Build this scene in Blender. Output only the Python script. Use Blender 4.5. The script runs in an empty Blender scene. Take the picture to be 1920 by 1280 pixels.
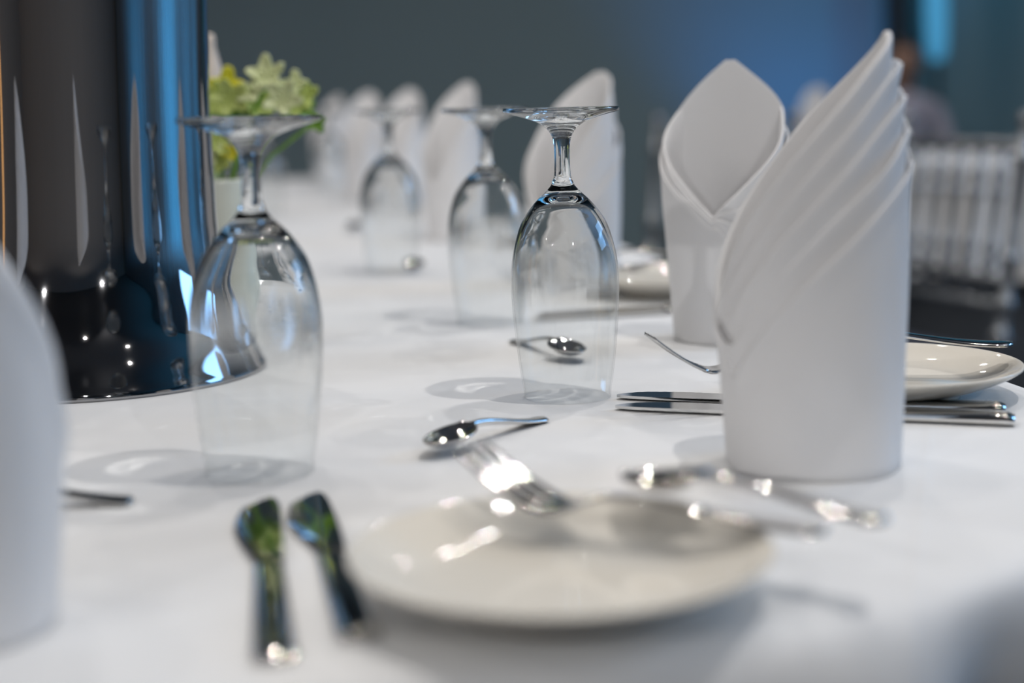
import bpy, math, random
from mathutils import Vector, Matrix, Euler
R = math.radians
random.seed(7)
scene = bpy.context.scene
col = scene.collection
T = 0.75            # height of the cloth on the table
CAM_H = T + 0.1884

# ------------------------------------------------------------------ camera
FPX = 2900.0
PX0, PY0 = 960.0, 300.0
PITCH = math.atan(105 / FPX)
ROLL = 0.025
cam_d = bpy.data.cameras.new('camera')
cam = bpy.data.objects.new('camera', cam_d)
col.objects.link(cam)
CAM_R = (Matrix.Rotation(math.pi / 2 - PITCH, 3, 'X') @ Matrix.Rotation(-ROLL, 3, 'Z'))
cam.matrix_world = Matrix.Translation((0, 0, CAM_H)) @ CAM_R.to_4x4()
cam_d.sensor_width = 36
cam_d.lens = FPX / 1920 * 36
cam_d.shift_y = -(640 - PY0) / 1920
cam_d.clip_start = 0.02
cam_d.dof.use_dof = True
cam_d.dof.focus_distance = 0.985
cam_d.dof.aperture_fstop = 3.0
scene.camera = cam

def ray(px, py):
    return CAM_R @ Vector(((px - PX0) / FPX, -(py - PY0) / FPX, -1))

def at(px, py, z=0.0):
    """point of the table plane raised by z that the photograph shows at px, py"""
    d = ray(px, py)
    t = (T + z - CAM_H) / d.z
    return Vector((0, 0, CAM_H)) + d * t

def at_y(px, py, y):
    d = ray(px, py)
    return Vector((0, 0, CAM_H)) + d * (y / d.y)

# ------------------------------------------------------------------ view, world
vs = scene.view_settings
vs.view_transform = 'Standard'
vs.look = 'None'
vs.exposure = -0.12
vs.gamma = 1.0
vs.use_curve_mapping = False
cy = scene.cycles
cy.max_bounces = 16
cy.transmission_bounces = 14
cy.glossy_bounces = 6
cy.diffuse_bounces = 4
cy.transparent_max_bounces = 16
cy.caustics_reflective = False
cy.caustics_refractive = True
cy.sample_clamp_indirect = 4.0
cy.sample_clamp_direct = 0.0
cy.use_denoising = True
world = bpy.data.worlds.new('world')
scene.world = world
world.use_nodes = True
world.node_tree.nodes['Background'].inputs[0].default_value = (0.5, 0.6, 0.75, 1)
world.node_tree.nodes['Background'].inputs[1].default_value = 0.02

CEIL = 3.3
def spot(name, loc, power, color=(1, 1, 1), radius=0.035, angle=150, blend=0.4, target=None, caustic=False):
    l = bpy.data.lights.new(name, 'SPOT')
    l.energy = power; l.color = color; l.shadow_soft_size = radius
    l.spot_size = R(angle); l.spot_blend = blend
    o = bpy.data.objects.new(name, l)
    o.location = loc
    if target is not None:
        o.rotation_euler = (Vector(target) - Vector(loc)).to_track_quat('-Z', 'Y').to_euler()
    col.objects.link(o)
    if caustic:
        l.cycles.is_caustics_light = True
    return o

WARM = (1.0, 0.95, 0.90)
LAMPS = [(0.70, 0.52, 72, 0.024), (0.50, 1.55, 36, 0.028)]
for x, y in ((-1.6, -0.9), (1.6, -1.0), (-1.3, 0.9), (-0.9, 2.1), (1.9, 1.1), (0.4, 3.3), (2.2, 3.4), (-1.4, 3.9), (0.3, 5.2), (2.3, 5.6), (-3.2, 1.5), (-3.2, 4.6), (-1.6, 6.6), (1.0, 7.2), (-3.6, -2.4), (-3.9, 0.2), (0.2, -2.6), (-0.2, 1.3), (1.3, 2.2)):
    LAMPS.append((x, y, 18 if y < 0 else (25 if y > 1.8 and abs(x) < 2.4 else 14), 0.022))
for i, (x, y, p, r) in enumerate(LAMPS):
    spot('downlight_lamp', (x, y, CEIL - 0.06), p, WARM, r, caustic=True)

def area(name, loc, target, sx, sy, power, color):
    l = bpy.data.lights.new(name, 'AREA')
    l.shape = 'RECTANGLE'; l.size = sx; l.size_y = sy; l.energy = power; l.color = color
    o = bpy.data.objects.new(name, l); o.location = loc
    o.rotation_euler = (Vector(target) - Vector(loc)).to_track_quat('-Z', 'Y').to_euler()
    col.objects.link(o)
    return o
for x, y in ((-2.5, -3.4), (1.7, -3.6)):  # unseen fill spots added behind the camera to brighten the napkins' upright sides
    spot('front_fill_spot', (x, y, 3.05), 125, (1.0, 0.98, 0.97), 0.04, 90, 0.6, (0.1, 1.6, 0.8), caustic=True)
# blue stage wash: floods on the right-hand drape and on the far wall
for y, w in ((-1.2, 70), (1.6, 190), (3.6, 80), (5.4, 70)):
    spot('blue_flood', (3.2, y, 0.25), w, (0.08, 0.56, 1.0), 0.05, 120, 1.0, (4.3, y, 1.9))
spot('blue_flood', (1.75, 8.2, 0.25), 44, (0.02, 0.32, 1.0), 0.08, 80, 1.0, (1.65, 9.3, 1.6))
spot('blue_flood', (3.0, 7.6, 2.9), 30, (0.05, 0.55, 0.85), 0.08, 120, 1.0, (3.0, 9.3, 1.4))
area('stage_wash', (3.6, 2.2, 2.3), (0.2, 1.0, 0.75), 1.6, 0.8, 32, (0.25, 0.55, 1.0))

# ------------------------------------------------------------------ materials
def new_mat(name):
    m = bpy.data.materials.new(name); m.use_nodes = True
    return m, m.node_tree, m.node_tree.nodes['Principled BSDF']

def mat(name, color, rough=0.5, metal=0.0, noise=0.0, nscale=20.0, bump=0.0, bscale=200.0, spec=0.5, sheen=0.0, coat=0.0, sub=0.0):
    m, nt, b = new_mat(name)
    b.inputs['Roughness'].default_value = rough
    b.inputs['Metallic'].default_value = metal
    b.inputs['Specular IOR Level'].default_value = spec
    b.inputs['Sheen Weight'].default_value = sheen
    b.inputs['Coat Weight'].default_value = coat
    b.inputs['Coat Roughness'].default_value = 0.05
    if sub:
        b.inputs['Subsurface Weight'].default_value = sub
        b.inputs['Subsurface Radius'].default_value = (0.01, 0.01, 0.01)
    tc = nt.nodes.new('ShaderNodeTexCoord')
    n = nt.nodes.new('ShaderNodeTexNoise'); n.inputs['Scale'].default_value = nscale
    n.inputs['Detail'].default_value = 3
    nt.links.new(tc.outputs['Object'], n.inputs['Vector'])
    mr = nt.nodes.new('ShaderNodeMix'); mr.data_type = 'RGBA'
    c = Vector(color)
    lo = [max(0, v * (1 - noise)) for v in c]; hi = [min(1, v * (1 + noise)) for v in c]
    mr.inputs[6].default_value = (*lo, 1); mr.inputs[7].default_value = (*hi, 1)
    nt.links.new(n.outputs['Fac'], mr.inputs[0])
    nt.links.new(mr.outputs[2], b.inputs['Base Color'])
    if bump:
        n2 = nt.nodes.new('ShaderNodeTexNoise'); n2.inputs['Scale'].default_value = bscale
        n2.inputs['Detail'].default_value = 2
        nt.links.new(tc.outputs['Object'], n2.inputs['Vector'])
        bp = nt.nodes.new('ShaderNodeBump'); bp.inputs['Strength'].default_value = bump
        bp.inputs['Distance'].default_value = 0.001
        nt.links.new(n2.outputs['Fac'], bp.inputs['Height'])
        nt.links.new(bp.outputs['Normal'], b.inputs['Normal'])
    return m

M = {}
M['napkin'] = mat('napkin_cotton', (0.80, 0.80, 0.81), 0.85, noise=0.02, bump=0.25, bscale=1400, spec=0.2, sheen=0.15)
M['plate'] = mat('cream_glaze', (0.80, 0.765, 0.69), 0.03, noise=0.01, spec=0.22)
M['steel'] = mat('polished_steel', (0.74, 0.73, 0.71), 0.045, 1.0, noise=0.02)
M['chrome'] = mat('dark_chrome', (0.37, 0.37, 0.38), 0.04, 1.0, noise=0.03, nscale=8)
M['carpet'] = mat('carpet', (0.035, 0.042, 0.055), 0.95, noise=0.35, nscale=40, bump=0.5, bscale=500, spec=0.1)
M['wall'] = mat('slate_wall', (0.29, 0.385, 0.42), 0.85, noise=0.06, nscale=1.5, bump=0.1, bscale=80, spec=0.2)
M['sidewall'] = mat('taupe_wall', (0.62, 0.57, 0.52), 0.85, noise=0.06, nscale=2, spec=0.2)
M['ceiling'] = mat('ceiling_paint', (0.26, 0.26, 0.27), 0.9, noise=0.05, spec=0.1)
M['drape'] = mat('drape_fabric', (0.42, 0.50, 0.58), 0.8, noise=0.1, nscale=6, spec=0.2, sheen=0.3)
M['skirt'] = mat('dark_skirt', (0.08, 0.09, 0.105), 0.9, noise=0.15, nscale=30, spec=0.1)
M['chair'] = mat('silver_chair_paint', (0.27, 0.285, 0.30), 0.25, 0.6, noise=0.04)
M['cushion'] = mat('cushion', (0.05, 0.055, 0.075), 0.85, noise=0.1, spec=0.2)
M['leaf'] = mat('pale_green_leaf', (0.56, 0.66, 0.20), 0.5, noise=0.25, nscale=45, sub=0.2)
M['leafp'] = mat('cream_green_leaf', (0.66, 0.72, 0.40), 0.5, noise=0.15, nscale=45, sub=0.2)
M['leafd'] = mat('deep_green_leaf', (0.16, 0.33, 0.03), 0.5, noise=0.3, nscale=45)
M['yellow'] = mat('yellow_petal', (0.75, 0.70, 0.04), 0.5, noise=0.15, nscale=60)
M['bud'] = mat('blush_bud', (0.66, 0.58, 0.52), 0.6, noise=0.12, nscale=50)
M['vase'] = mat('white_ceramic', (0.74, 0.77, 0.68), 0.25, noise=0.04, nscale=30, coat=0.3)
M['skin'] = mat('skin', (0.38, 0.22, 0.16), 0.55, noise=0.06)
M['hair'] = mat('black_hair', (0.012, 0.010, 0.010), 0.4, noise=0.3, nscale=90)
M['shirt'] = mat('lilac_shirt', (0.46, 0.44, 0.52), 0.8, noise=0.05)
M['trousers'] = mat('dark_trousers', (0.03, 0.03, 0.04), 0.8, noise=0.1)
M['black'] = mat('black_metal', (0.02, 0.02, 0.02), 0.5, noise=0.1)

def emis(name, color, s):
    m, nt, b = new_mat(name)
    b.inputs['Base Color'].default_value = (*color, 1)
    b.inputs['Emission Color'].default_value = (*color, 1)
    b.inputs['Emission Strength'].default_value = s
    return m
M['bluelamp'] = emis('blue_lamp_glow', (0.07, 0.33, 0.56), 0.75)
M['warmlamp'] = emis('warm_lamp_glow', (1.0, 0.52, 0.20), 2.2)
M['downglow'] = emis('downlight_glow', (1.0, 0.95, 0.88), 6.0)

def glass_mat():
    """solid glass in foot, stem and dome; the blown wall below is a thin sheet, which hardly bends light"""
    m, nt, b = new_mat('clear_glass')
    nt.nodes.remove(b)
    g = nt.nodes.new('ShaderNodeBsdfGlass')
    g.inputs['IOR'].default_value = 1.5
    g.inputs['Roughness'].default_value = 0.0
    g.inputs['Color'].default_value = (0.985, 0.99, 0.988, 1)
    tr = nt.nodes.new('ShaderNodeBsdfTransparent'); tr.inputs[0].default_value = (0.985, 0.99, 0.99, 1)
    gl = nt.nodes.new('ShaderNodeBsdfGlossy'); gl.inputs['Roughness'].default_value = 0.0
    lw = nt.nodes.new('ShaderNodeFresnel'); lw.inputs['IOR'].default_value = 1.5
    geo = nt.nodes.new('ShaderNodeNewGeometry')
    ior = nt.nodes.new('ShaderNodeMix'); ior.data_type = 'FLOAT'
    ior.inputs[2].default_value = 1.5; ior.inputs[3].default_value = 1 / 1.5
    nt.links.new(geo.outputs['Backfacing'], ior.inputs[0])
    nt.links.new(ior.outputs[0], lw.inputs['IOR'])
    cl = nt.nodes.new('ShaderNodeMath'); cl.operation = 'MULTIPLY'; cl.inputs[1].default_value = 0.6
    nt.links.new(lw.outputs[0], cl.inputs[0])
    thin = nt.nodes.new('ShaderNodeMixShader')
    nt.links.new(cl.outputs[0], thin.inputs[0]); nt.links.new(tr.outputs[0], thin.inputs[1]); nt.links.new(gl.outputs[0], thin.inputs[2])
    tc = nt.nodes.new('ShaderNodeTexCoord'); sx = nt.nodes.new('ShaderNodeSeparateXYZ')
    nt.links.new(tc.outputs['Object'], sx.inputs[0])
    mr = nt.nodes.new('ShaderNodeMapRange'); mr.interpolation_type = 'SMOOTHSTEP'
    mr.inputs['From Min'].default_value = 0.055; mr.inputs['From Max'].default_value = 0.100
    nt.links.new(sx.outputs[2], mr.inputs['Value'])
    mx = nt.nodes.new('ShaderNodeMixShader')
    nt.links.new(mr.outputs[0], mx.inputs[0]); nt.links.new(thin.outputs[0], mx.inputs[1]); nt.links.new(g.outputs[0], mx.inputs[2])
    nt.links.new(mx.outputs[0], nt.nodes['Material Output'].inputs[0])
    return m
M['glass'] = glass_mat()

def cloth_mat():
    m, nt, b = new_mat('white_tablecloth')
    b.inputs['Roughness'].default_value = 0.8
    b.inputs['Specular IOR Level'].default_value = 0.25
    b.inputs['Sheen Weight'].default_value = 0.1
    b.inputs['Base Color'].default_value = (0.80, 0.81, 0.82, 1)
    tc = nt.nodes.new('ShaderNodeTexCoord')
    def noise(scale, detail, stretch):
        mp = nt.nodes.new('ShaderNodeMapping')
        mp.inputs['Scale'].default_value = stretch
        nt.links.new(tc.outputs['Object'], mp.inputs['Vector'])
        n = nt.nodes.new('ShaderNodeTexNoise')
        n.inputs['Scale'].default_value = scale; n.inputs['Detail'].default_value = detail
        nt.links.new(mp.outputs[0], n.inputs['Vector'])
        return n.outputs['Fac']
    def math_(op, a, bb=None, c=None):
        n = nt.nodes.new('ShaderNodeMath'); n.operation = op
        for i, v in enumerate((a, bb, c)):
            if v is None: continue
            if isinstance(v, (int, float)): n.inputs[i].default_value = v
            else: nt.links.new(v, n.inputs[i])
        return n.outputs[0]
    big = noise(5.0, 2.0, (1.0, 2.2, 1.0))
    fine = noise(900.0, 1.0, (1, 1, 1))
    # pressed crease lines of a cloth that was stored folded
    sx = nt.nodes.new('ShaderNodeSeparateXYZ')
    nt.links.new(tc.outputs['Object'], sx.inputs[0])
    h = math_('MULTIPLY', big, 9.0)
    for (nx, ny, off, w) in ((0.28, 0.96, 1.02, 0.0025), (-0.96, 0.28, 0.02, 0.0025), (0.28, 0.96, 1.75, 0.003), (0.28, 0.96, 2.5, 0.003)):
        d = math_('ADD', math_('MULTIPLY', sx.outputs[0], nx), math_('MULTIPLY', sx.outputs[1], ny))
        d = math_('DIVIDE', math_('SUBTRACT', d, off), w)
        g = math_('POWER', 2.718, math_('MULTIPLY', math_('MULTIPLY', d, d), -1.0))
        h = math_('ADD', h, math_('MULTIPLY', g, 0.45))
    h = math_('ADD', h, math_('MULTIPLY', fine, 0.08))
    bp = nt.nodes.new('ShaderNodeBump')
    bp.inputs['Strength'].default_value = 0.8
    bp.inputs['Distance'].default_value = 0.001
    nt.links.new(h, bp.inputs['Height'])
    nt.links.new(bp.outputs['Normal'], b.inputs['Normal'])
    return m
M['cloth'] = cloth_mat()

# ------------------------------------------------------------------ helpers
def mesh_obj(name, verts, faces, m, parent=None, smooth=True, loc=None):
    me = bpy.data.meshes.new(name)
    me.from_pydata([tuple(v) for v in verts], [], faces)
    me.validate(); me.update()
    if smooth:
        me.polygons.foreach_set('use_smooth', [True] * len(me.polygons))
    me.materials.append(m)
    o = bpy.data.objects.new(name, me)
    if parent is not None: o.parent = parent
    if loc is not None: o.location = loc
    col.objects.link(o)
    return o

def fix_normals(o):
    import bmesh
    bm = bmesh.new(); bm.from_mesh(o.data)
    bmesh.ops.recalc_face_normals(bm, faces=bm.faces)
    bm.to_mesh(o.data); bm.free()
    return o

def thing(name, label, cat, loc=(0, 0, 0), rz=0.0, group=None):
    o = bpy.data.objects.new(name, None)
    o.empty_display_size = 0.05
    col.objects.link(o)
    o.location = loc; o.rotation_euler = (0, 0, rz)
    o['label'] = label; o['category'] = cat
    if group: o['group'] = group
    return o

def tag(o, label, cat, group=None, kind=None):
    o['label'] = label; o['category'] = cat
    if group: o['group'] = group
    if kind: o['kind'] = kind
    return o

def struct(o):
    o['kind'] = 'structure'
    return o

def copy_thing(root, loc, rz, label):
    r = root.copy(); col.objects.link(r)
    r.location = loc; r.rotation_euler = (root.rotation_euler.x, root.rotation_euler.y, rz)
    r['label'] = label
    for ch in list(root.children):
        c = ch.copy(); col.objects.link(c); c.parent = r
        c.matrix_parent_inverse = ch.matrix_parent_inverse.copy()
        for g in ch.children:
            d = g.copy(); col.objects.link(d); d.parent = c
    return r

def lathe_data(prof, n=64):
    """prof: list of (radius, z). radius 0 makes a pole."""
    V, F, rings = [], [], []
    for r, z in prof:
        if r < 1e-7:
            rings.append([len(V)]); V.append((0, 0, z))
        else:
            rings.append(list(range(len(V), len(V) + n)))
            for i in range(n):
                a = 2 * math.pi * i / n
                V.append((r * math.cos(a), r * math.sin(a), z))
    for A, B in zip(rings, rings[1:]):
        for i in range(n):
            j = (i + 1) % n
            if len(A) == 1 and len(B) == 1: continue
            if len(A) == 1: F.append((A[0], B[j], B[i]))
            elif len(B) == 1: F.append((A[i], A[j], B[0]))
            else: F.append((A[i], A[j], B[j], B[i]))
    return V, F

def spline(pts, sub=6):
    """Catmull-Rom through 2-D points"""
    out = []
    P = [pts[0]] + list(pts) + [pts[-1]]
    for i in range(1, len(P) - 2):
        for k in range(sub):
            t = k / sub
            p0, p1, p2, p3 = P[i - 1], P[i], P[i + 1], P[i + 2]
            out.append(tuple(0.5 * ((2 * p1[c]) + (-p0[c] + p2[c]) * t + (2 * p0[c] - 5 * p1[c] + 4 * p2[c] - p3[c]) * t * t
                                    + (-p0[c] + 3 * p1[c] - 3 * p2[c] + p3[c]) * t ** 3) for c in range(len(p1))))
    out.append(tuple(pts[-1]))
    return out

def box_data(x0, x1, y0, y1, z0, z1):
    V = [(x, y, z) for z in (z0, z1) for y in (y0, y1) for x in (x0, x1)]
    F = [(0, 2, 3, 1), (4, 5, 7, 6), (0, 1, 5, 4), (2, 6, 7, 3), (0, 4, 6, 2), (1, 3, 7, 5)]
    return V, F

def tube_data(path, radii, n=12):
    V, F = [], []
    up = Vector((0, 0, 1))
    P = [Vector(p) for p in path]
    for i, p in enumerate(P):
        d = (P[min(i + 1, len(P) - 1)] - P[max(i - 1, 0)]).normalized()
        a = d.cross(up)
        if a.length < 0.05: a = d.cross(Vector((1, 0, 0)))
        a.normalize(); b = a.cross(d).normalized()
        for k in range(n):
            t = 2 * math.pi * k / n
            V.append(p + (a * math.cos(t) + b * math.sin(t)) * radii[i])
    for i in range(len(P) - 1):
        for k in range(n):
            l = (k + 1) % n
            F.append((i * n + k, i * n + l, (i + 1) * n + l, (i + 1) * n + k))
    F.append(tuple(range(n - 1, -1, -1))); F.append(tuple(range((len(P) - 1) * n, len(P) * n)))
    return V, F

def join(*datas):
    V, F = [], []
    for v, f in datas:
        o = len(V); V += list(v); F += [tuple(i + o for i in q) for q in f]
    return V, F

# ------------------------------------------------------------------ room shell
def slab(name, x0, x1, y0, y1, z0, z1, m):
    V, F = box_data(x0, x1, y0, y1, z0, z1)
    return struct(mesh_obj(name, V, F, m, smooth=False))
slab('floor', -5.2, 4.6, -4.2, 9.5, -0.1, 0, M['carpet'])
slab('ceiling', -5.2, 4.6, -4.2, 9.5, CEIL, CEIL + 0.1, M['ceiling'])
slab('wall_back', -5.2, 4.6, 9.3, 9.5, 0, CEIL, M['wall'])
slab('wall_left', -5.2, -5.0, -4.0, 9.3, 0, CEIL, M['sidewall'])
slab('wall_right', 4.5, 4.6, -4.0, 9.3, 0, CEIL, M['wall'])
slab('wall_front', -5.2, 4.6, -4.2, -4.0, 0, CEIL, M['sidewall'])

# pleated drape along the right wall
V, F = [], []
n = 900
for i in range(n + 1):
    y = -3.6 + 12.4 * i / n
    x = 4.36 + 0.07 * math.sin(y * 36) + 0.025 * math.sin(y * 15 + 1)
    V += [(x, y, 0.03), (x, y, CEIL - 0.05)]
    if i: F.append((2 * i - 2, 2 * i, 2 * i + 1, 2 * i - 1))
o = tag(mesh_obj('wall_drape', V, F, M['drape']), 'pleated pale drape washed in blue light along the right wall', 'drape')
sm = o.modifiers.new('s', 'SOLIDIFY'); sm.thickness = 0.004

# downlights
dl = None
for (x, y, p, r) in LAMPS:
    if dl is None:
        dl = thing('ceiling_light', 'round recessed ceiling downlight above the dining tables', 'ceiling light', (x, y, CEIL), 0, 'ceiling downlights')
        Vd, Fd = lathe_data([(0.045, -0.001), (0.075, -0.001), (0.078, -0.004), (0.075, -0.008), (0.06, -0.010), (0.045, -0.006), (0.045, -0.001)], 32)
        mesh_obj('trim_ring', Vd, Fd, M['chair'], dl)
        Vd, Fd = lathe_data([(0, -0.003), (0.044, -0.003), (0.044, -0.001), (0, -0.001)], 32)
        mesh_obj('diffuser', Vd, Fd, M['downglow'], dl)
    else:
        copy_thing(dl, (x, y, CEIL), 0, dl['label'])

# ------------------------------------------------------------------ banquet table and cloth
TA = 0.1728        # the table runs away a little to the left
def table_outline(w0=-0.753, w1=0.497, e0=0.50, e1=4.30, rad=0.42, inset=0.0, step=0.02):
    """rounded rectangle in table axes (s across, t along), counter-clockwise, then turned into the room"""
    w0 += inset; w1 -= inset; e0 += inset; e1 -= inset; r = rad - inset
    pts = []
    def line(a, b):
        k = max(1, int((Vector(b) - Vector(a)).length / 0.05))
        for i in range(k): pts.append(tuple(Vector(a).lerp(Vector(b), i / k)))
    def arc(cx, cy_, a0):
        k = 40
        for i in range(k):
            a = a0 + math.pi / 2 * i / k
            pts.append((cx + r * math.cos(a), cy_ + r * math.sin(a)))
    line((w0 + r, e0), (w1 - r, e0)); arc(w1 - r, e0 + r, -math.pi / 2)
    line((w1, e0 + r), (w1, e1 - r)); arc(w1 - r, e1 - r, 0)
    line((w1 - r, e1), (w0 + r, e1)); arc(w0 + r, e1 - r, math.pi / 2)
    line((w0, e1 - r), (w0, e0 + r)); arc(w0 + r, e0 + r, math.pi)
    c, s = math.cos(TA), math.sin(TA)
    return [(x * c - y * s, x * s + y * c) for x, y in pts]

def ring_loft(levels):
    """levels: list of equal-length 3-D loops; first is capped"""
    V, F = [], []
    n = len(levels[0])
    for L in levels: V += L
    for k in range(len(levels) - 1):
        for i in range(n):
            j = (i + 1) % n
            F.append((k * n + i, (k + 1) * n + i, (k + 1) * n + j, k * n + j))
    F.append(tuple(range(n)))
    return V, F

tbl = thing('banquet_table', 'long banquet table with dark skirt running away under the white cloth', 'table', (0, 0, 0))
ol = table_outline(inset=0.022)
V, F = ring_loft([[(x, y, T - 0.004) for x, y in ol], [(x, y, T - 0.03) for x, y in ol]])
n = len(ol); F.append(tuple(range(2 * n - 1, n - 1, -1)))
mesh_obj('tabletop', V, F, M['skirt'], tbl, smooth=False)
skl = table_outline(inset=0.075)
lv = []
for z in (T - 0.031, 0.4, 0.02):
    L = []
    for i, (x, y) in enumerate(skl):
        a = 0.008 * math.sin(i * 1.1) * (T - z)
        cx, cyy = -0.4, 2.4
        d = Vector((x - cx, y - cyy)).normalized()
        L.append((x + d.x * a, y + d.y * a, z))
    lv.append(L)
V, F = ring_loft(lv)
mesh_obj('table_skirt', V, F, M['skirt'], tbl)

base = table_outline()
inn = table_outline(inset=0.045)
nn = len(base)
nrm = []
for i in range(nn):
    a, b = Vector(base[i - 1]), Vector(base[(i + 1) % nn])
    t = (b - a).normalized(); nrm.append(Vector((t.y, -t.x)))
acc = [0.0]
for i in range(1, nn): acc.append(acc[-1] + (Vector(base[i]) - Vector(base[i - 1])).length)
prof = [(-0.045, 0), (-0.03, 0), (-0.018, 0), (-0.010, -0.0008), (-0.004, -0.003), (0.0, -0.0065), (0.003, -0.012), (0.005, -0.02), (0.006, -0.03),
        (0.006, -0.042), (0.004, -0.054), (-0.001, -0.063), (-0.012, -0.069), (-0.03, -0.071), (-0.055, -0.069)]
levels = []
for o_, z in prof:
    L = []
    for i in range(nn):
        s = acc[i]
        w = max(0.0, min(1.0, (-z) / 0.05))
        wave = (0.010 * math.sin(s * 26 + 0.6) + 0.006 * math.sin(s * 55 + 1.9) + 0.004 * math.sin(s * 11)) * w
        zz = z * (1 + 0.10 * math.sin(s * 17 + 0.4))
        p = Vector(base[i]) + nrm[i] * (o_ + wave)
        L.append((p.x, p.y, T + zz))
    levels.append(L)
V, F = ring_loft(levels)
cloth = tag(mesh_obj('tablecloth', V, F, M['cloth']), 'white tablecloth covering the long table, tucked under at its rounded corner', 'tablecloth')
fix_normals(cloth)
cloth.cycles.is_caustics_receiver = True

# ------------------------------------------------------------------ goblets, upside down on the cloth
outer = [(0.0280, 0.0004), (0.0283, 0.006), (0.0298, 0.015), (0.0322, 0.035), (0.0341, 0.057), (0.0346, 0.072), (0.0342, 0.084),
         (0.0322, 0.097), (0.0281, 0.111), (0.0232, 0.1195), (0.0170, 0.1272), (0.0110, 0.1330), (0.0078, 0.1367), (0.0066, 0.1395), (0.0054, 0.1435),
         (0.0049, 0.1530), (0.0050, 0.1600), (0.0055, 0.1645), (0.0066, 0.1690), (0.0096, 0.1735), (0.0150, 0.1775), (0.0240, 0.1808), (0.0330, 0.1832),
         (0.0363, 0.1842), (0.0372, 0.1852), (0.0371, 0.1864), (0.0362, 0.1871), (0.033, 0.1868), (0.022, 0.1858), (0.010, 0.1845), (0.0, 0.1840)]
inner = [(0.0, 0.1290), (0.0050, 0.1286), (0.0110, 0.1266), (0.0165, 0.1228), (0.0212, 0.1172), (0.0263, 0.1085), (0.0306, 0.0965),
         (0.0330, 0.083), (0.0335, 0.071), (0.0330, 0.057), (0.0312, 0.035), (0.0289, 0.015), (0.0275, 0.006), (0.0272, 0.0005)]
outer = [(a, b * 0.990) for a, b in outer]
inner = [(a, b * 0.990) for a, b in inner]
GP = spline(inner, 4)[:-1] + [(0.02722, 0.0004), (0.0274, 0.00005), (0.0278, 0.00005)] + spline(outer, 4)
GV, GF = lathe_data([(max(r, 0), z) for r, z in GP], 96)
# pole closing: both ends lie on the axis
def make_goblet(label, p, rz=0):
    g = thing('water_goblet', label, 'glass', (p.x, p.y, T + 0.0003), rz, 'upturned goblets on the long table')
    o = fix_normals(mesh_obj('goblet_body', GV, GF, M['glass'], g))
    o.cycles.is_caustics_caster = True
    return g
goblet = make_goblet('clear water goblet in sharp focus, upside down left of the tall folded napkins', at(1064.5, 743))
GOB = [(488, 886, 'large clear upside-down goblet in front of the chrome wine cooler'),
       (919, 606, 'blurred upside-down goblet just behind and left of the sharp goblet'),
       (735, 512, 'blurred upside-down goblet with far napkins right behind it, left of the middle')]
for px, py, lb in GOB:
    p = at(px, py)
    copy_thing(goblet, (p.x, p.y, T + 0.0003), 0.3, lb)
for (x, y, lb) in ((-0.44, 2.75, 'faint distant upside-down goblet right of the yellow-green flowers'),
                   (-0.62, 3.25, 'faint distant upside-down goblet just over the rim of the near goblet'),
                   (-0.42, 3.55, 'farthest faint upside-down goblet beside the farthest napkin')):
    copy_thing(goblet, (x, y, T + 0.0003), 0.1, lb)

# ------------------------------------------------------------------ folded napkins
def napkin_top(k, t, peak, step, drop=0.140, power=1.5):
    q = abs(t) / math.pi
    h = peak - drop * q ** power
    if k:
        if t <= 0:
            m = max(0.0, min(1.0, (q - 0.80) / 0.20)); m = m * m * (3 - 2 * m)
            h -= k * step * (1 - m) + k * 0.0025 * m
        else:
            h -= k * 0.0025 + k * (step - 0.0025) * max(0.0, 1 - t / 0.8)
    return h

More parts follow.
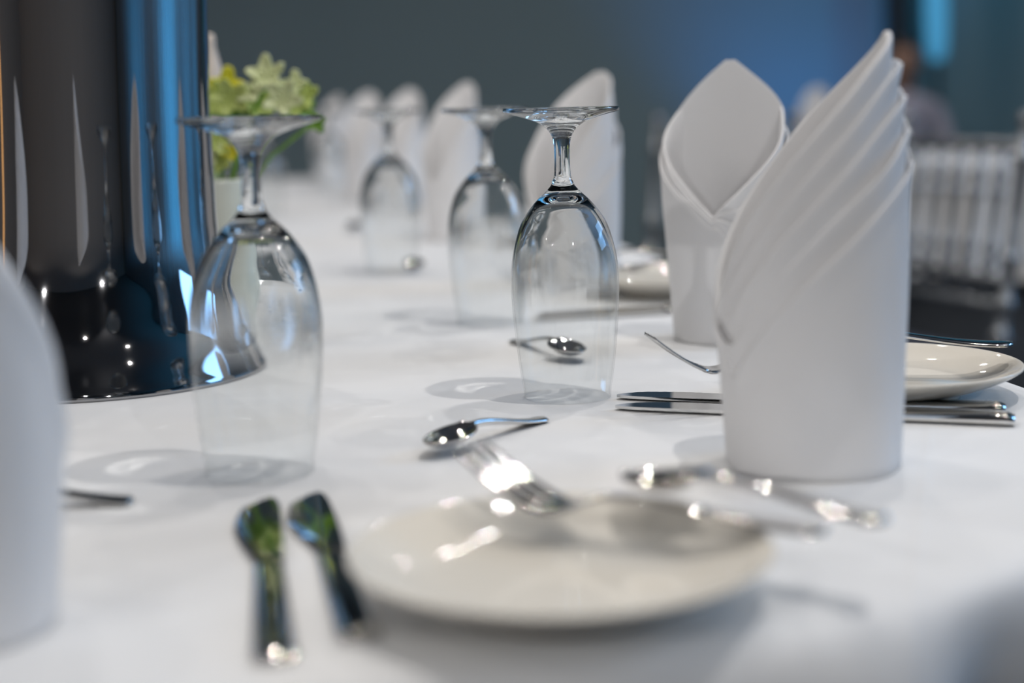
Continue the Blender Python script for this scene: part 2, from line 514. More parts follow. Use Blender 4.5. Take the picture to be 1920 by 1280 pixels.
def napkin_layer(k, rbase, peak, step, th, seed, drop, power, flat=0.0, nseg=160):
    rnd = random.Random(seed * 13 + k)
    ph = [rnd.uniform(0, 6.28) for _ in range(4)]
    V, F = [], []
    nv = 26
    capn = 5
    rows = None
    for i in range(nseg):
        a = -math.pi + 2 * math.pi * i / nseg
        t = a
        h = napkin_top(k, t, peak, step, drop, power)
        # slightly rounded tip
        h -= 0.003 * math.exp(-(t / 0.05) ** 2)
        colr = []
        def rad(z):
            zz = z / 0.22
            r = rbase * (1 + 0.16 * math.sin(min(1, zz * 1.6) * math.pi * 0.5) - 0.08 * max(0, zz - 0.5))
            r += 0.0011 * math.sin(2 * a + ph[0]) + 0.0007 * math.sin(3 * a + ph[1] + 9 * z) + 0.0006 * math.sin(5 * a + 25 * z + ph[2])
            r -= 0.0035 * math.exp(-((a + 1.45) / 0.55) ** 2 - ((z - 0.030) / 0.020) ** 2) if k == KMAX else 0
            sp = math.exp(-(max(0.0, h - z) / 0.014)) * math.exp(-(a / 0.30) ** 2)
            r += (0.0034 if k else -0.0015) * sp
            side = 0.0017 if a <= 0 else 0.0017 - 0.0009 * min(1, a / 0.6)
            if a < -2.5: side -= 0.0009 * (-a - 2.5) / (math.pi - 2.5)
            return r + k * side
        for j in range(nv):
            u = j / (nv - 1)
            z = 0.0006 + (h - th - 0.0006) * u
            flare = 0.0012 * math.exp(-((1 - u) * (h) / 0.008) ** 2)
            colr.append((rad(z) + flare, z))
        rt = rad(h - th) + 0.0012
        for c in range(1, capn + 1):
            b = math.pi * c / (capn + 1)
            colr.append((rt - th / 2 + th / 2 * math.cos(b), h - th + th * 0.7 * math.sin(b)))
        for j in range(10):
            u = 1 - j / 9
            z = 0.0006 + (h - th - 0.0006) * u
            colr.append((rad(z) - th + 0.0010 * math.exp(-((1 - u) * h / 0.008) ** 2), z))
        if rows is None: rows = len(colr)
        for r, z in colr:
            x, y = r * math.cos(a), r * math.sin(a)
            if flat:
                w = max(0.0, min(1.0, (z - 0.05) / 0.08)); w = w * w * (3 - 2 * w) * flat
                cap_ = rbase * 0.48 + k * 0.0017 + 0.0008 * math.sin(y * 90)
                if x > cap_: x = x * (1 - w) + (cap_ + 0.06 * (x - cap_)) * w
                y *= 1 + 0.04 * w
            V.append((x, y, z))
    for i in range(nseg):
        j = (i + 1) % nseg
        for r in range(rows):
            s = (r + 1) % rows
            F.append((i * rows + r, j * rows + r, j * rows + s, i * rows + s))
    return V, F

KMAX = 4
def make_napkin(label, p, peak_deg, seed=1, rbase=0.0385, height=0.2225, step=0.0166, drop=0.145, power=1.5, flat=0.0):
    o = thing('folded_napkin', label, 'napkin', (p[0], p[1], T), R(peak_deg), 'folded napkins on the long table')
    for k in range(KMAX, -1, -1):
        V, F = napkin_layer(k, rbase, height, step, 0.0026 if k == 0 else 0.0016, seed, drop, power, flat)
        nm = 'napkin_wrap' if k == KMAX else ('inner_fold' if k == 0 else 'pleat')
        fix_normals(mesh_obj(nm, V, F, M['napkin'], o))
    return o
NAP = [(1519, 866, -4, 'large white pleated napkin standing in front of the right-hand plate'),
       (1367, 634, 68, 'white pleated napkin with open pointed hood, half behind the large napkin'),
       (-112, 1178, 200, 'pale out-of-focus napkin at the left edge in the foreground')]
nap0 = None
for i, (px, py, dg, lb) in enumerate(NAP):
    p = at(px, py)
    nk = make_napkin(lb, p, dg, seed=i + 1, drop=0.122 if i == 1 else 0.145, power=1.08 if i == 1 else 1.5, flat=0.9 if i == 1 else 0.0)
    if nap0 is None: nap0 = nk
for (px, dpt, dg, lb) in ((1072, 1.63, 38, 'blurred white napkin directly behind the sharp goblet'),
                          (846, 2.17, 48, 'blurred white napkin left of the second goblet, with slanted tip'),
                          (754, 2.80, 66, 'blurred distant napkin, right one of the close pair behind the goblets'),
                          (681, 3.10, 72, 'blurred distant napkin, left one of the close pair behind the goblets'),
                          (618, 3.85, 50, 'farthest faint napkin just right of the flowers')):
    c_ = copy_thing(nap0, ((px - 960) * dpt / FPX, dpt, T), R(dg), lb)
    if dpt > 2: c_.scale = (0.84, 0.84, 1.0)
copy_thing(nap0, (-0.66, 0.72, T), R(100), 'white napkin left of the wine cooler, mirrored in its chrome side')

# ------------------------------------------------------------------ wine cooler
cp = at(180, 697)
cool = thing('wine_cooler', 'tall polished chrome wine cooler with a flared foot at the left', 'wine cooler', (cp.x, cp.y + 0.0, T), 0)
CO = spline([(0.1235, 0.0), (0.1243, 0.0015), (0.1238, 0.004), (0.1215, 0.009), (0.1160, 0.0215), (0.1083, 0.037), (0.1020, 0.055), (0.0955, 0.076), (0.0918, 0.095), (0.0902, 0.118),
             (0.0893, 0.15), (0.0885, 0.20), (0.0890, 0.26), (0.0905, 0.32), (0.0925, 0.355)], 6)
CIN = spline([(0.0905, 0.355), (0.0885, 0.32), (0.0870, 0.26), (0.0865, 0.2), (0.0865, 0.15), (0.080, 0.118), (0.03, 0.112), (0, 0.112)], 4)
V, F = lathe_data([(0.0, 0.0035), (0.119, 0.0035), (0.121, 0.0)] + CO + CIN, 160)
fix_normals(mesh_obj('cooler_body', V, F, M['chrome'], cool))
tor = []
for i in range(13):
    a = 2 * math.pi * i / 12
    tor.append((0.0925 + 0.0035 * math.cos(a), 0.3555 + 0.0035 * math.sin(a)))
V, F = lathe_data(tor, 96)
mesh_obj('rolled_rim', V, F, M['chrome'], cool)
for s in (-1, 1):
    path = [Vector((s * (0.0895 + 0.03 * math.sin(math.pi * i / 10)), 0, 0.315 + 0.022 * math.cos(math.pi * i / 10))) for i in range(11)]
    V, F = tube_data(path, [0.004] * 11, 12)
    mesh_obj('handle', V, F, M['chrome'], cool)

# ------------------------------------------------------------------ plates
PP = [(0, 0.0050), (0.036, 0.0050), (0.0375, 0.0003), (0.040, 0.0), (0.0425, 0.0008), (0.044, 0.0045), (0.052, 0.0062), (0.062, 0.0098), (0.072, 0.0143),
      (0.0788, 0.0182), (0.0805, 0.0196), (0.0803, 0.0206), (0.0793, 0.0208), (0.076, 0.0194), (0.070, 0.0160), (0.062, 0.0126), (0.054, 0.0103), (0.045, 0.0093), (0.03, 0.0090), (0, 0.0090)]
PVd, PFd = lathe_data(spline([(a, b) for a, b in PP], 3), 128)
def plate_at(x, y, lb, first=[None]):
    if first[0] is None:
        o = fix_normals(mesh_obj('side_plate', PVd, PFd, M['plate']))
        first[0] = o
    else:
        o = first[0].copy(); col.objects.link(o)
    o.location = (x, y, T + 0.0003)
    return tag(o, lb, 'plate', 'side plates on the long table')
p1 = at(1050, 1030, 0.0195)
plate_at(p1.x, p1.y, 'cream plate in the blurred foreground carrying a fork and a spoon')
p2 = at(1678, 690, 0.0195)
plate_at(p2.x, p2.y + 0.013, 'cream plate at the right table edge beside the pair of knives')
plate_at(0.150, 1.50, 'blurred cream plate behind the sharp goblet, left of the hooded napkin')
plate_at(0.045, 2.10, 'faint cream plate far down the table behind the second goblet')
plate_at(-0.065, 2.74, 'faintest cream plate farthest down the table')

# ------------------------------------------------------------------ cutlery
def strip(stations, nu=8):
    """stations: (x, half width, z centre, dish, thickness); lens-like cross-sections"""
    V, F = [], []
    m = 2 * (nu + 1)
    for x, w, z, dish, th in stations:
        w = max(w, 0.0002)
        for i in range(nu + 1):
            u = -1 + 2 * i / nu
            e = math.sqrt(max(0, 1 - u ** 4))
            V.append((x, u * w, z - dish * (1 - u * u) + th * 0.5 * (0.35 + 0.65 * e)))
        for i in range(nu, -1, -1):
            u = -1 + 2 * i / nu
            e = math.sqrt(max(0, 1 - u ** 4))
            V.append((x, u * w, z - dish * (1 - u * u) - th * 0.5 * (0.35 + 0.65 * e)))
    for s in range(len(stations) - 1):
        for i in range(m):
            j = (i + 1) % m
            F.append((s * m + i, s * m + j, (s + 1) * m + j, (s + 1) * m + i))
    F.append(tuple(range(m - 1, -1, -1))); F.append(tuple(range((len(stations) - 1) * m, len(stations) * m)))
    return V, F

def aim(o, a, b):
    """put local origin at a and turn local +x towards b"""
    a, b = Vector(a), Vector(b)
    d = b - a
    o.location = a
    o.rotation_euler = (0, -math.atan2(d.z, Vector((d.x, d.y)).length), math.atan2(d.y, d.x))
    return d.length

def make_spoon(label, a, b, L, k=1.0):
    """a: handle end, b: bowl tip; k scales widths"""
    o = thing('spoon', label, 'spoon', (0, 0, 0), 0, 'cutlery on the long table')
    aim(o, a, b)
    h = []
    for i in range(25):
        u = i / 24
        x = 0.68 * L * u
        w = (0.0088 - 0.0062 * min(1, u * 1.25) ** 0.8) * k
        if u < 0.06: w *= math.sqrt(max(0.08, 1 - (1 - u / 0.06) ** 2))
        z = 0.0015 + 0.055 * L * math.sin(math.pi * min(1, u) * 0.72) * u * 1.6 
        h.append((x, w, z, -0.0004 * (1 - u), 0.0024 + 0.0014 * u))
    ze = h[-1][2]; we = h[-1][1]
    V, F = strip(h)
    fix_normals(mesh_obj('handle', V, F, M['steel'], o))
    st = []
    for i in range(33):
        u = i / 32
        x = 0.68 * L - 0.001 + (0.32 * L + 0.001) * u
        e = max(0.0, math.sin(math.pi * min(1, (u * 0.93 + 0.07)) ** 0.85)) ** 0.62
        w = max(we * (1 - u * 3), 0.0155 * k * e)
        if u > 0.985: w = 0.0012
        z = ze * (1 - u) ** 2 * 1.0 + 0.0065 * k - 0.0065 * k * (1 - u) ** 2 + 0.001
        st.append((x, w, z, 0.0062 * k * math.sin(math.pi * u ** 0.85) ** 0.8 if u < 1 else 0, 0.0014 + 0.0022 * (1 - u) ** 4))
    V, F = strip(st, 12)
    fix_normals(mesh_obj('bowl', V, F, M['steel'], o))
    return o

def make_fork(label, a, b, L, k=1.0):
    o = thing('fork', label, 'fork', (0, 0, 0), 0, 'cutlery on the long table')
    aim(o, a, b)
    h = []
    def zc(u):   # side curve of the whole fork: arched neck, dip at the root of the tines, tips raised
        if u < 0.58: return 0.002 + 0.009 * math.sin(math.pi / 2 * u / 0.58) ** 2
        if u < 0.74: return 0.011 - 0.005 * math.sin(math.pi / 2 * (u - 0.58) / 0.16) ** 2
        return 0.006 + 0.024 * ((u - 0.74) / 0.26) ** 1.4
    for i in range(33):
        u = i / 32 * 0.78
        x = L * u
        w = (0.0078 - 0.0054 * min(1, u * 1.8) ** 0.8) * k
        if u < 0.04: w *= math.sqrt(max(0.08, 1 - (1 - u / 0.04) ** 2))
        if u > 0.62: w += (0.0118 * k - w) * min(1, (u - 0.62) / 0.13) ** 1.3
        h.append((x, w, zc(u), 0.0005, 0.0026))
    V, F = strip(h)
    fix_normals(mesh_obj('handle', V, F, M['steel'], o))
    for t in range(4):
        yc = (-1 + 2 * t / 3) * 0.0100 * k
        st = []
        for i in range(15):
            u = 0.775 + 0.225 * i / 14
            w = 0.0024 * k * (1 - 0.55 * (i / 14) ** 2)
            st.append((L * u, w, zc(u), 0, 0.0022))
        V, F = strip(st, 4)
        V = [(x, y + yc, z) for x, y, z in V]
        fix_normals(mesh_obj('tine', V, F, M['steel'], o))
    return o

def make_knife(label, a, b, L, belly=-1, k=1.0, flat=1.0):
    """a: handle end, b: blade tip; belly: side of the curved edge"""
    o = thing('table_knife', label, 'knife', (0, 0, 0), 0, 'cutlery on the long table')
    aim(o, a, b)
    h = []
    for i in range(25):
        u = i / 24
        w = 0.0078 - 0.0016 * u
        th = (0.0070 - 0.0024 * u) * flat
        if u < 0.03: w *= 0.86 + 0.14 * u / 0.03; th *= 0.8 + 0.2 * u / 0.03
        h.append((u * L * 0.53, w, 0.0001 + th / 2, 0, th))
    V, F = strip(h, 10)
    fix_normals(mesh_obj('handle', V, F, M['steel'], o))
    V, F = [], []
    n = 40
    for i in range(n + 1):
        u = i / n
        x = L * (0.53 - 0.004 + 0.474 * u)
        back = 0.0058 + 0.0008 * math.sin(math.pi * u)
        edge = -0.0052 - 0.0078 * max(0.0, math.sin(math.pi * min(1, u * 1.0) ** 1.25)) ** 0.9
        if u > 0.80:
            q = (u - 0.80) / 0.20
            rr = math.sqrt(max(0, 1 - q ** 2.2))
            mid = 0.0025
            back = mid + (back - mid) * (0.25 + 0.75 * rr) if q < 1 else mid + 0.0004
            edge = mid + (edge - mid) * rr - 0.0004
        serr = 0.00025 * (1 if i % 2 else -1) if u > 0.25 else 0
        b0, e0 = back * -belly * k, (edge + serr) * -belly * k
        zt, zb = 0.0036 - 0.0006 * u, 0.0016 - 0.0002 * u
        V += [(x, b0, zt), (x, b0 * 0.2 + e0 * 0.8, zt), (x, e0, (zt + zb) / 2), (x, b0 * 0.2 + e0 * 0.8, zb), (x, b0, zb)]
    for i in range(n):
        for k in range(5):
            l = (k + 1) % 5
            F.append((i * 5 + k, i * 5 + l, i * 5 + 5 + l, i * 5 + 5 + k))
    F.append((4, 3, 2, 1, 0)); F.append(tuple(n * 5 + k for k in range(5)))
    fix_normals(mesh_obj('blade', V, F, M['steel'], o, smooth=False))
    return o

def P(px, py, z=0.0): return at(px, py, z)
# front place setting
a, b = P(516, 1246), P(497, 944); make_knife('mirror-like table knife at the lower left, left one of the foreground pair', a, b, (b - a).length, belly=1, k=1.06, flat=0.5)
a, b = P(676, 1206), P(585, 934); make_knife('mirror-like table knife touching the foreground plate, right one of the foreground pair', a, b, (b - a).length, belly=1, k=1.06, flat=0.5)
a, b = P(1552, 1004, 0.0225), P(888, 845, 0.043); b.z -= 0.028
make_fork('blurred silver fork lying across the foreground plate, tines raised to the left', a, b, (b - a).length, 1.15)
a, b = P(1662, 984, 0.031), P(1168, 918, 0.025)
make_spoon('blurred silver spoon crossing over the fork on the foreground plate', a, b, (b - a).length, 0.95)
a, b = P(1019, 789, 0.0), P(800, 853, 0.003)
make_spoon('small silver spoon on the cloth behind the foreground plate', a, b, (b - a).length, 0.8)
# right place setting
a, b = P(1903, 797), P(1157, 766); make_knife('silver knife at the right table edge, nearer of the right-hand pair', a, b, (b - a).length, belly=-1, k=1.3)
a, b = P(1886, 776), P(1160, 746); make_knife('silver knife at the right table edge, farther of the right-hand pair', a, b, (b - a).length, belly=-1, k=1.3)
a, b = Vector((0.222, 0.950, T + 0.022)), at_y(1220, 629, 0.925); b.z -= 0.030
make_fork('silver fork on the right-hand plate, thin tines pointing left past the napkin', a, b, (b - a).length, 1.0)
a, b = P(1899, 649, 0.030), P(1395, 668, 0.021)
make_spoon('silver spoon on the right-hand plate with its dark flat handle jutting over the rim', a, b, (b - a).length, 1.3)
a, b = P(964, 642), P(1090, 676, 0.003); make_spoon('small silver spoon seen through the sharp goblet', a, b, (b - a).length, 0.85)
# farther settings
a, b = Vector((0.26, 1.385, T)), Vector((0.015, 1.335, T)); make_knife('blurred dark knife behind the sharp goblet, nearer of two', a, b, (b - a).length, belly=-1)
a, b = Vector((0.262, 1.412, T)), Vector((0.018, 1.362, T)); make_knife('blurred dark knife behind the sharp goblet, farther of two', a, b, (b - a).length, belly=-1)
a, b = Vector((0.23, 1.545, T + 0.026)), Vector((0.04, 1.56, T + 0.03)); make_fork('blurred fork on the plate behind the sharp goblet', a, b, (b - a).length, 1.0)
a, b = Vector((0.215, 1.50, T + 0.026)), Vector((0.10, 1.515, T + 0.018)); make_spoon('blurred spoon glinting on the plate behind the sharp goblet', a, b, (b - a).length, 0.9)
a, b = Vector((-0.125, 1.86, T)), Vector((-0.112, 1.735, T + 0.003)); make_spoon('small blurred dark spoon left of the second goblet', a, b, (b - a).length, 0.8)
a, b = Vector((-0.26, 2.45, T)), Vector((-0.238, 2.33, T + 0.003)); make_spoon('tiny blurred spoon far down the cloth left of the middle', a, b, (b - a).length, 0.8)
a, b = P(250, 944), P(-90, 950, 0.002); make_spoon('silver spoon handle sticking out right of the left foreground napkin', a, b, (b - a).length, 0.95)

# ------------------------------------------------------------------ flowers
FY = 1.36
vb = at_y(412, 500, FY)
fl = thing('flower_arrangement', 'yellow-green lobed leaves and flowers in a small white pot behind the cooler', 'flowers', (vb.x, FY, T))
V, F = lathe_data(spline([(0, 0.0), (0.020, 0.0), (0.022, 0.003), (0.030, 0.022), (0.036, 0.05), (0.037, 0.085), (0.034, 0.118), (0.033, 0.128), (0.031, 0.128), (0.032, 0.115), (0.033, 0.085), (0.0, 0.08)], 4), 48)
fix_normals(mesh_obj('pot', V, F, M['vase'], fl))
def lobed(c, size, m, n=5, seed=0, name='leaf', tilt=None, cup=0.25):
    rnd = random.Random(seed)
    c = Vector(c)
    rot = Euler((tilt if tilt is not None else R(rnd.uniform(50, 95)), R(rnd.uniform(-25, 25)), R(rnd.uniform(-30, 30)))).to_matrix()
    V, F = [], []
    N = 60
    rings = 6
    ph = rnd.uniform(0, 6.28)
    V.append(c)
    for k in range(1, rings + 1):
        q = k / rings
        for i in range(N):
            t = 2 * math.pi * i / N
            lob = 0.80 + 0.22 * math.cos(n * t + ph) + 0.05 * math.sin(2 * t + ph)
            r = size * q * (1 + (lob - 1) * q)
            z = cup * size * q * q * (1 + 0.5 * math.cos(n * t + ph)) + 0.05 * size * math.sin(7 * t + ph)
            V.append(c + rot @ Vector((r * math.cos(t), r * math.sin(t), z)))
    for i in range(N): F.append((0, 1 + i, 1 + (i + 1) % N))
    for k in range(rings - 1):
        for i in range(N):
            j = (i + 1) % N
            F.append((1 + k * N + i, 1 + (k + 1) * N + i, 1 + (k + 1) * N + j, 1 + k * N + j))
    V = [Vector(v) - Vector((vb.x, FY, T)) for v in V]
    o = mesh_obj(name, V, F, m, fl)
    s = o.modifiers.new('s', 'SOLIDIFY'); s.thickness = 0.0012
    return o
LV = [(500, 142, 36, 'leafp', 0.00, 5), (472, 172, 26, 'leafp', -0.01, 5), (424, 160, 32, 'yellow', 0.01, 4), (432, 184, 34, 'leaf', -0.01, 5), (402, 190, 34, 'leaf', 0.0, 5),
      (552, 158, 24, 'leafp', 0.0, 4), (576, 178, 26, 'leaf', 0.0, 4), (530, 186, 34, 'leafp', -0.012, 5), (480, 196, 30, 'leaf', 0.01, 5), (552, 196, 28, 'leaf', 0.0, 5),
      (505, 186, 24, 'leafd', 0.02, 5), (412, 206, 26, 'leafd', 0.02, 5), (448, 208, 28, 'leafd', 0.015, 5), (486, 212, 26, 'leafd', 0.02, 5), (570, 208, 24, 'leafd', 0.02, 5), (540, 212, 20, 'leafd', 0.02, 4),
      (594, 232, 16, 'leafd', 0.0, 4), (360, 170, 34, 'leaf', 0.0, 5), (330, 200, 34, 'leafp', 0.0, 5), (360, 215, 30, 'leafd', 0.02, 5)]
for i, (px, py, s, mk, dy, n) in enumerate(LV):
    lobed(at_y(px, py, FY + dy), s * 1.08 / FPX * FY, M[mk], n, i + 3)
for i, (px, py, s, mk) in enumerate([(404, 262, 30, 'leaf'), (434, 285, 17, 'yellow'), (415, 300, 26, 'leaf'), (386, 285, 30, 'leafp')]):
    lobed(at_y(px, py, FY - 0.02 - 0.004 * (i == 1)), s / FPX * FY, M[mk], 5, i + 40, 'petal', tilt=R(80))
# stems
for (px, py) in ((500, 150), (560, 185), (430, 180), (590, 228), (360, 190), (480, 200)):
    e = at_y(px, py, FY + 0.004) - Vector((vb.x, FY, T))
    s0 = Vector((e.x * 0.12, 0, 0.10)); mpt = s0.lerp(e, 0.5) + Vector((0, 0, 0.01))
    V, F = tube_data([s0, s0.lerp(mpt, .5), mpt, mpt.lerp(e, .5), e], [0.0016] * 5, 8)
    mesh_obj('stem', V, F, M['leafd'], fl)
e = at_y(397, 66, FY + 0.10) - Vector((vb.x, FY, T))
V, F = lathe_data([(0, 0), (0.006, 0.0), (0.0155, 0.02), (0.0185, 0.045), (0.014, 0.075), (0.008, 0.10), (0.0045, 0.113), (0.0052, 0.119), (0.003, 0.124), (0, 0.1245)], 24)
bo = mesh_obj('bud', V, F, M['bud'], fl, loc=(e.x - 0.002, e.y, e.z - 0.1225))
V, F = tube_data([Vector((0, 0.02, 0.10)), Vector((e.x * 0.6, e.y * 0.5, 0.12)), Vector((e.x, e.y, e.z - 0.121))], [0.002] * 3, 8)
mesh_obj('stem', V, F, M['leafd'], fl)

# ------------------------------------------------------------------ chairs
def bead_prof(L, r, beads):
    pr = [(0, 0), (r, 0)]
    for z in beads:
        pr += [(r, z - 0.014), (r * 1.15, z - 0.011), (r * 1.75, z), (r * 1.15, z + 0.011), (r, z + 0.014)]
    pr += [(r, L), (0, L)]
    return pr
def rod(name, a, b, r, parent, beads=(), n=14, m=None):
    a, b = Vector(a), Vector(b)
    V, F = lathe_data(bead_prof((b - a).length, r, beads), n)
    q = (b - a).to_track_quat('Z', 'Y').to_matrix()
    V = [q @ Vector(v) + a for v in V]
    return mesh_obj(name, V, F, m or M['chair'], parent)

def make_chair(label, loc, rz):
    o = thing('banquet_chair', label, 'chair', loc, rz, 'silver spindle-back banquet chairs')
    W, D, H = 0.19, 0.19, 0.44
    V, F = box_data(-W, W, -D, D, H - 0.03, H)
    s = mesh_obj('seat', V, F, M['chair'], o, smooth=False)
    bv = s.modifiers.new('b', 'BEVEL'); bv.width = 0.01; bv.segments = 3
    V, F = box_data(-W + .01, W - .01, -D + .02, D - .01, H + 0.0005, H + 0.04)
    s = mesh_obj('cushion', V, F, M['cushion'], o)
    bv = s.modifiers.new('b', 'BEVEL'); bv.width = 0.018; bv.segments = 4
    lean = math.tan(R(10))
    def bp(x, z): return Vector((x, -D + 0.01 - (z - H) * lean, z))
    for sx in (-1, 1):
        rod('leg', (sx * (W - .015), D - .02, H - .03), (sx * (W - .005), D - .005, 0), 0.013, o, (0.06, 0.09, 0.33))
        rod('leg', (sx * (W - .015), -D + .01, H - .03), (sx * (W - .005), -D - .05, 0), 0.013, o, (0.06, 0.33))
        rod('back_post', bp(sx * (W - .012), H), bp(sx * (W - .012), 0.875), 0.0125, o, (0.06, 0.12, 0.20, 0.38))
        V, F = lathe_data([(0, 0), (0.010, 0.0), (0.016, 0.010), (0.0165, 0.018), (0.012, 0.028), (0, 0.031)], 16)
        f = bp(sx * (W - .012), 0.873)
        mesh_obj('finial', [Vector(v) + f for v in V], F, M['chair'], o)
        for zz in (0.14, 0.24):
            rod('stretcher', (sx * (W - .008), D - .02, zz), (sx * (W - .008), -D - .02, zz), 0.008, o)
    for zz in (0.842, 0.60, 0.555):
        rod('back_rail', bp(-(W - .012), zz), bp(W - .012, zz), 0.011 if zz > 0.7 else 0.009, o)
    for zz in (0.17,):
        rod('stretcher', (-(W - .012), D - .01, zz), (W - .012, D - .01, zz), 0.008, o)
    for k in range(5):
        x = -(W - .012) + 2 * (W - .012) * (k + 1) / 6
        rod('spindle', bp(x, 0.555), bp(x, 0.845), 0.0085, o, (0.07, 0.10, 0.20, 0.23))
    return o
def chair_pose(bx, by, fx, fy):
    f = Vector((fx, fy)).normalized()
    return (bx + f.x * 0.19, by + f.y * 0.19, 0), math.atan2(f.y, f.x) - math.pi / 2
l, r_ = chair_pose(0.80, 2.92, -0.93, -0.37)
ch = make_chair('silver spindle-back chair filling the right edge behind the large napkin', l, r_)
l, r_ = chair_pose(0.475, 3.66, -0.55, -0.83)
copy_thing(ch, l, r_, 'silver spindle-back chair with a knobbed post between goblet and hooded napkin')
pc = copy_thing(ch, (1.76, 6.99, 0), math.pi, 'distant silver chair under the seated person')
pc.scale = (0.88, 0.88, 0.79)
copy_thing(ch, (2.85, 5.9, 0), R(120), 'distant dim silver chair at the far right table')

# ------------------------------------------------------------------ far round table
ft = thing('round_table', 'distant round table in front of the blue-lit wall', 'table', (1.85, 5.25, 0))
V, F = lathe_data([(0, T - 0.03), (0.75, T - 0.03), (0.75, T - 0.005), (0, T - 0.005)], 64)
mesh_obj('tabletop', V, F, M['skirt'], ft, smooth=False)
V, F = lathe_data([(0.66, 0.02), (0.69, 0.3), (0.70, T - 0.031)], 64)
mesh_obj('table_skirt', V, F, M['skirt'], ft)
V, F = [], []
pr = [(0.70, 0), (0.75, -0.001), (0.765, -0.012), (0.77, -0.05), (0.775, -0.15), (0.785, -0.30), (0.79, -0.37)]
N = 240
V.append((0, 0, T))
for k, (r, z) in enumerate(pr):
    for i in range(N):
        t = 2 * math.pi * i / N
        w = 0.03 * math.sin(t * 22) * max(0, (-z) / 0.37)
        V.append(((r + w) * math.cos(t), (r + w) * math.sin(t), T + z))
for i in range(N): F.append((0, 1 + i, 1 + (i + 1) % N))
for k in range(len(pr) - 1):
    for i in range(N):
        j = (i + 1) % N
        F.append((1 + k * N + i, 1 + (k + 1) * N + i, 1 + (k + 1) * N + j, 1 + k * N + j))
o = mesh_obj('tablecloth', V, F, M['cloth'], loc=(1.85, 5.25, 0))
tag(o, 'white cloth with falling folds over the distant round table', 'tablecloth')
copy_thing(nap0, (1.02, 5.20, T + 0.001), R(60), 'faint napkin on the distant round table, left of the seated person')

# ------------------------------------------------------------------ seated person
def skin_body(name, pts, edges, root, m, parent):
    me = bpy.data.meshes.new(name)
    me.from_pydata([p[0] for p in pts], edges, [])
    o = bpy.data.objects.new(name, me); col.objects.link(o)
    o.parent = parent
    me.materials.append(m)
    s = o.modifiers.new('skin', 'SKIN'); s.use_smooth_shade = True
    for i, p in enumerate(pts):
        sv = me.skin_vertices[0].data[i]
        sv.radius = p[1] if isinstance(p[1], tuple) else (p[1], p[1])
        sv.use_root = (i == root)
    ss = o.modifiers.new('sub', 'SUBSURF'); ss.levels = 2; ss.render_levels = 2
    return o
# facing -y at local origin on the floor under the seat
per = thing('person', 'distant blurred person in a pale shirt seated before the dark pillar', 'person', (1.76, 6.95, 0))
per.scale = (0.88, 0.88, 0.88)
SH = 0.49
body = [((0, 0.02, SH + 0.10), (0.15, 0.11)), ((0, 0.02, SH + 0.28), (0.135, 0.10)), ((0, 0.0, SH + 0.44), (0.155, 0.105)), ((0, -0.005, SH + 0.53), (0.10, 0.075)), ((0, -0.015, SH + 0.60), (0.05, 0.05)),
        ((-0.17, 0.0, SH + 0.50), 0.058), ((-0.23, -0.03, SH + 0.27), 0.045), ((-0.20, -0.22, SH + 0.22), 0.036),
        ((0.17, 0.0, SH + 0.50), 0.058), ((0.23, -0.03, SH + 0.27), 0.045), ((0.20, -0.22, SH + 0.22), 0.036)]
ed = [(0, 1), (1, 2), (2, 3), (3, 4), (3, 5), (5, 6), (6, 7), (3, 8), (8, 9), (9, 10)]
skin_body('shirt', body, ed, 0, M['shirt'], per)
legs = [((0, 0.0, SH + 0.07), (0.15, 0.10)), ((-0.09, -0.08, SH + 0.07), 0.078), ((-0.11, -0.40, SH + 0.06), 0.058), ((-0.11, -0.42, 0.28), 0.050), ((-0.11, -0.40, 0.09), 0.036),
        ((0.09, -0.08, SH + 0.07), 0.078), ((0.11, -0.40, SH + 0.06), 0.058), ((0.11, -0.42, 0.28), 0.050), ((0.11, -0.40, 0.09), 0.036)]
skin_body('trousers', legs, [(0, 1), (1, 2), (2, 3), (3, 4), (0, 5), (5, 6), (6, 7), (7, 8)], 0, M['trousers'], per)
for s in (-1, 1):
    skin_body('shoe', [((s * 0.11, -0.39, 0.045), 0.040), ((s * 0.11, -0.47, 0.035), 0.036), ((s * 0.11, -0.56, 0.028), 0.026)], [(0, 1), (1, 2)], 0, M['black'], per)
    x = s * 0.20
    hand = [((x, -0.24, SH + 0.215), (0.026, 0.02)), ((x, -0.31, SH + 0.205), (0.036, 0.014))]
    he = [(0, 1)]
    for k in range(4):
        fx = x + (k - 1.5) * 0.020
        L = (0.066, 0.078, 0.074, 0.058)[k]
        i0 = len(hand)
        hand += [((fx, -0.335, SH + 0.203), 0.009), ((fx, -0.335 - L * .55, SH + 0.195), 0.008), ((fx, -0.335 - L, SH + 0.178), 0.0065)]
        he += [(1, i0), (i0, i0 + 1), (i0 + 1, i0 + 2)]
    i0 = len(hand)
    hand += [((x - s * 0.042, -0.285, SH + 0.20), 0.010), ((x - s * 0.060, -0.32, SH + 0.192), 0.008)]
    he += [(0, i0), (i0, i0 + 1)]
    skin_body('hand', hand, he, 0, M['skin'], per)
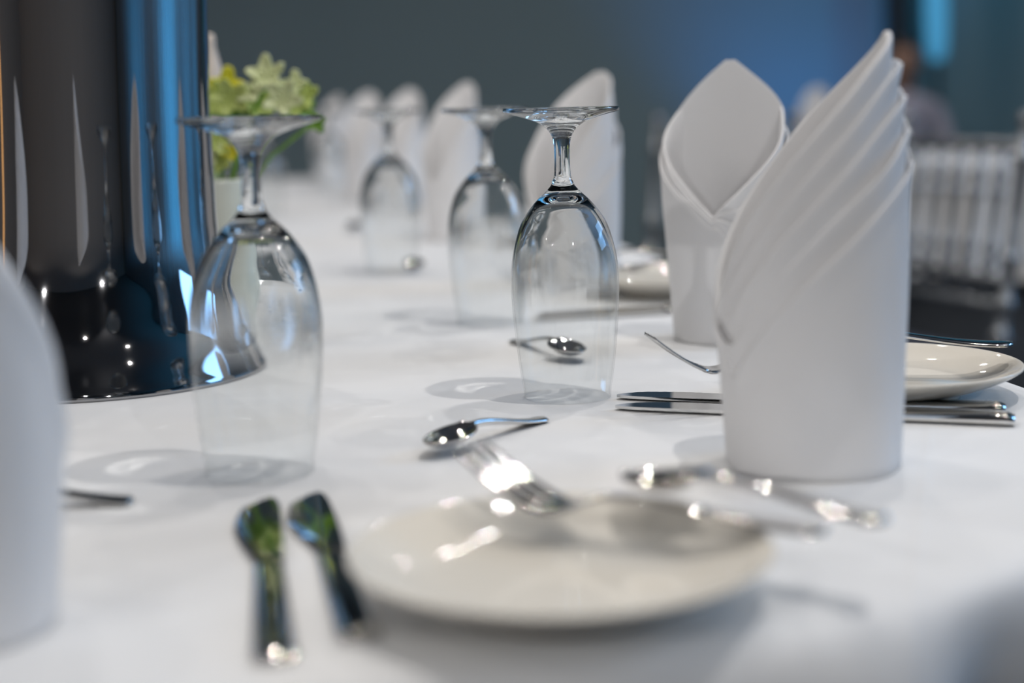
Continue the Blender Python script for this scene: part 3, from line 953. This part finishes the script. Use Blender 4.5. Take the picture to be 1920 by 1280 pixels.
# head with nose, ears, brow
def ell(c, r, n=24, mfn=None):
    V, F = [], []
    pr = []
    for i in range(n + 1):
        t = math.pi * i / n
        pr.append((math.sin(t), -math.cos(t)))
    pr[0] = (0, -1); pr[-1] = (0, 1)
    V, F = lathe_data(pr, n * 2)
    out = []
    for v in V:
        v = Vector(v)
        if mfn: v = mfn(v)
        out.append(Vector((v.x * r[0] + c[0], v.y * r[1] + c[1], v.z * r[2] + c[2])))
    return out, F
HC = (0, -0.03, SH + 0.735)
def headshape(v):
    k = 1.0 - 0.22 * max(0, -v.z) ** 1.5
    y = v.y
    if v.y < 0:
        y = v.y * (1 - 0.06 * math.exp(-((v.z - 0.12) / 0.12) ** 2)) - 0.17 * math.exp(-(v.x / 0.16) ** 2 - ((v.z + 0.18) / 0.20) ** 2) - 0.05 * math.exp(-(v.x / 0.3) ** 2 - ((v.z + 0.5) / 0.08) ** 2)
    return Vector((v.x * k, y * k, v.z))
hd = join(ell(HC, (0.075, 0.095, 0.115), 28, headshape), ell((0.076, -0.02, HC[2] - 0.01), (0.012, 0.02, 0.03), 8), ell((-0.076, -0.02, HC[2] - 0.01), (0.012, 0.02, 0.03), 8),
          tube_data([Vector((0, -0.012, SH + 0.57)), Vector((0, -0.015, SH + 0.66))], [0.05, 0.047], 20))
mesh_obj('head', hd[0], hd[1], M['skin'], per)
for ex in (-0.03, 0.03):
    ev = ell((ex, HC[1] - 0.083, HC[2] + 0.01), (0.012, 0.007, 0.006), 8)
    mesh_obj('eye', ev[0], ev[1], M['hair'], per)
def hairshape(v):
    if v.y < -0.25 and v.z < 0.42: v = Vector((v.x, v.y * 0.55, v.z))
    return Vector((v.x, v.y, v.z if v.z > -0.3 else v.z * 0.75))
V, F = ell((0, HC[1] + 0.018, HC[2] + 0.028), (0.086, 0.098, 0.112), 28, hairshape)
mesh_obj('hair', V, F, M['hair'], per)

# ------------------------------------------------------------------ pillar and lamps at the far wall
V, F = box_data(2.19, 2.31, 8.9, 9.05, 0, CEIL)
struct(mesh_obj('trim_1', V, F, M['black'], smooth=False))
la = thing('column_lamp', 'tall glowing blue column lamp beside the dark pillar', 'lamp', (2.40, 8.7, 0))
V, F = lathe_data([(0, 0), (0.16, 0), (0.16, 0.02), (0.02, 0.03), (0.016, 1.12), (0, 1.12)], 32)
mesh_obj('stand', V, F, M['black'], la)
V, F = lathe_data([(0, 1.12), (0.04, 1.13), (0.055, 1.2), (0.06, 1.35), (0.06, 2.2), (0.05, 2.25), (0, 2.25)], 32)
mesh_obj('lamp_shade', V, F, M['bluelamp'], la)
for i, y in enumerate((-1.05, 0.50)):
    w = thing('wall_lamp', ['tall narrow warm wall lamp, nearer of two on the left wall', 'tall narrow warm wall lamp, farther of two on the left wall'][i], 'wall lamp', (-4.98, y, 1.6))
    V, F = box_data(-0.02, 0.01, -0.09, 0.09, -1.25, 1.25)
    mesh_obj('mount', V, F, M['black'], w, smooth=False)
    V, F = box_data(0.01, 0.05, -0.05, 0.05, -1.2, 1.2)
    mesh_obj('lamp_shade', V, F, M['warmlamp'], w, smooth=False)
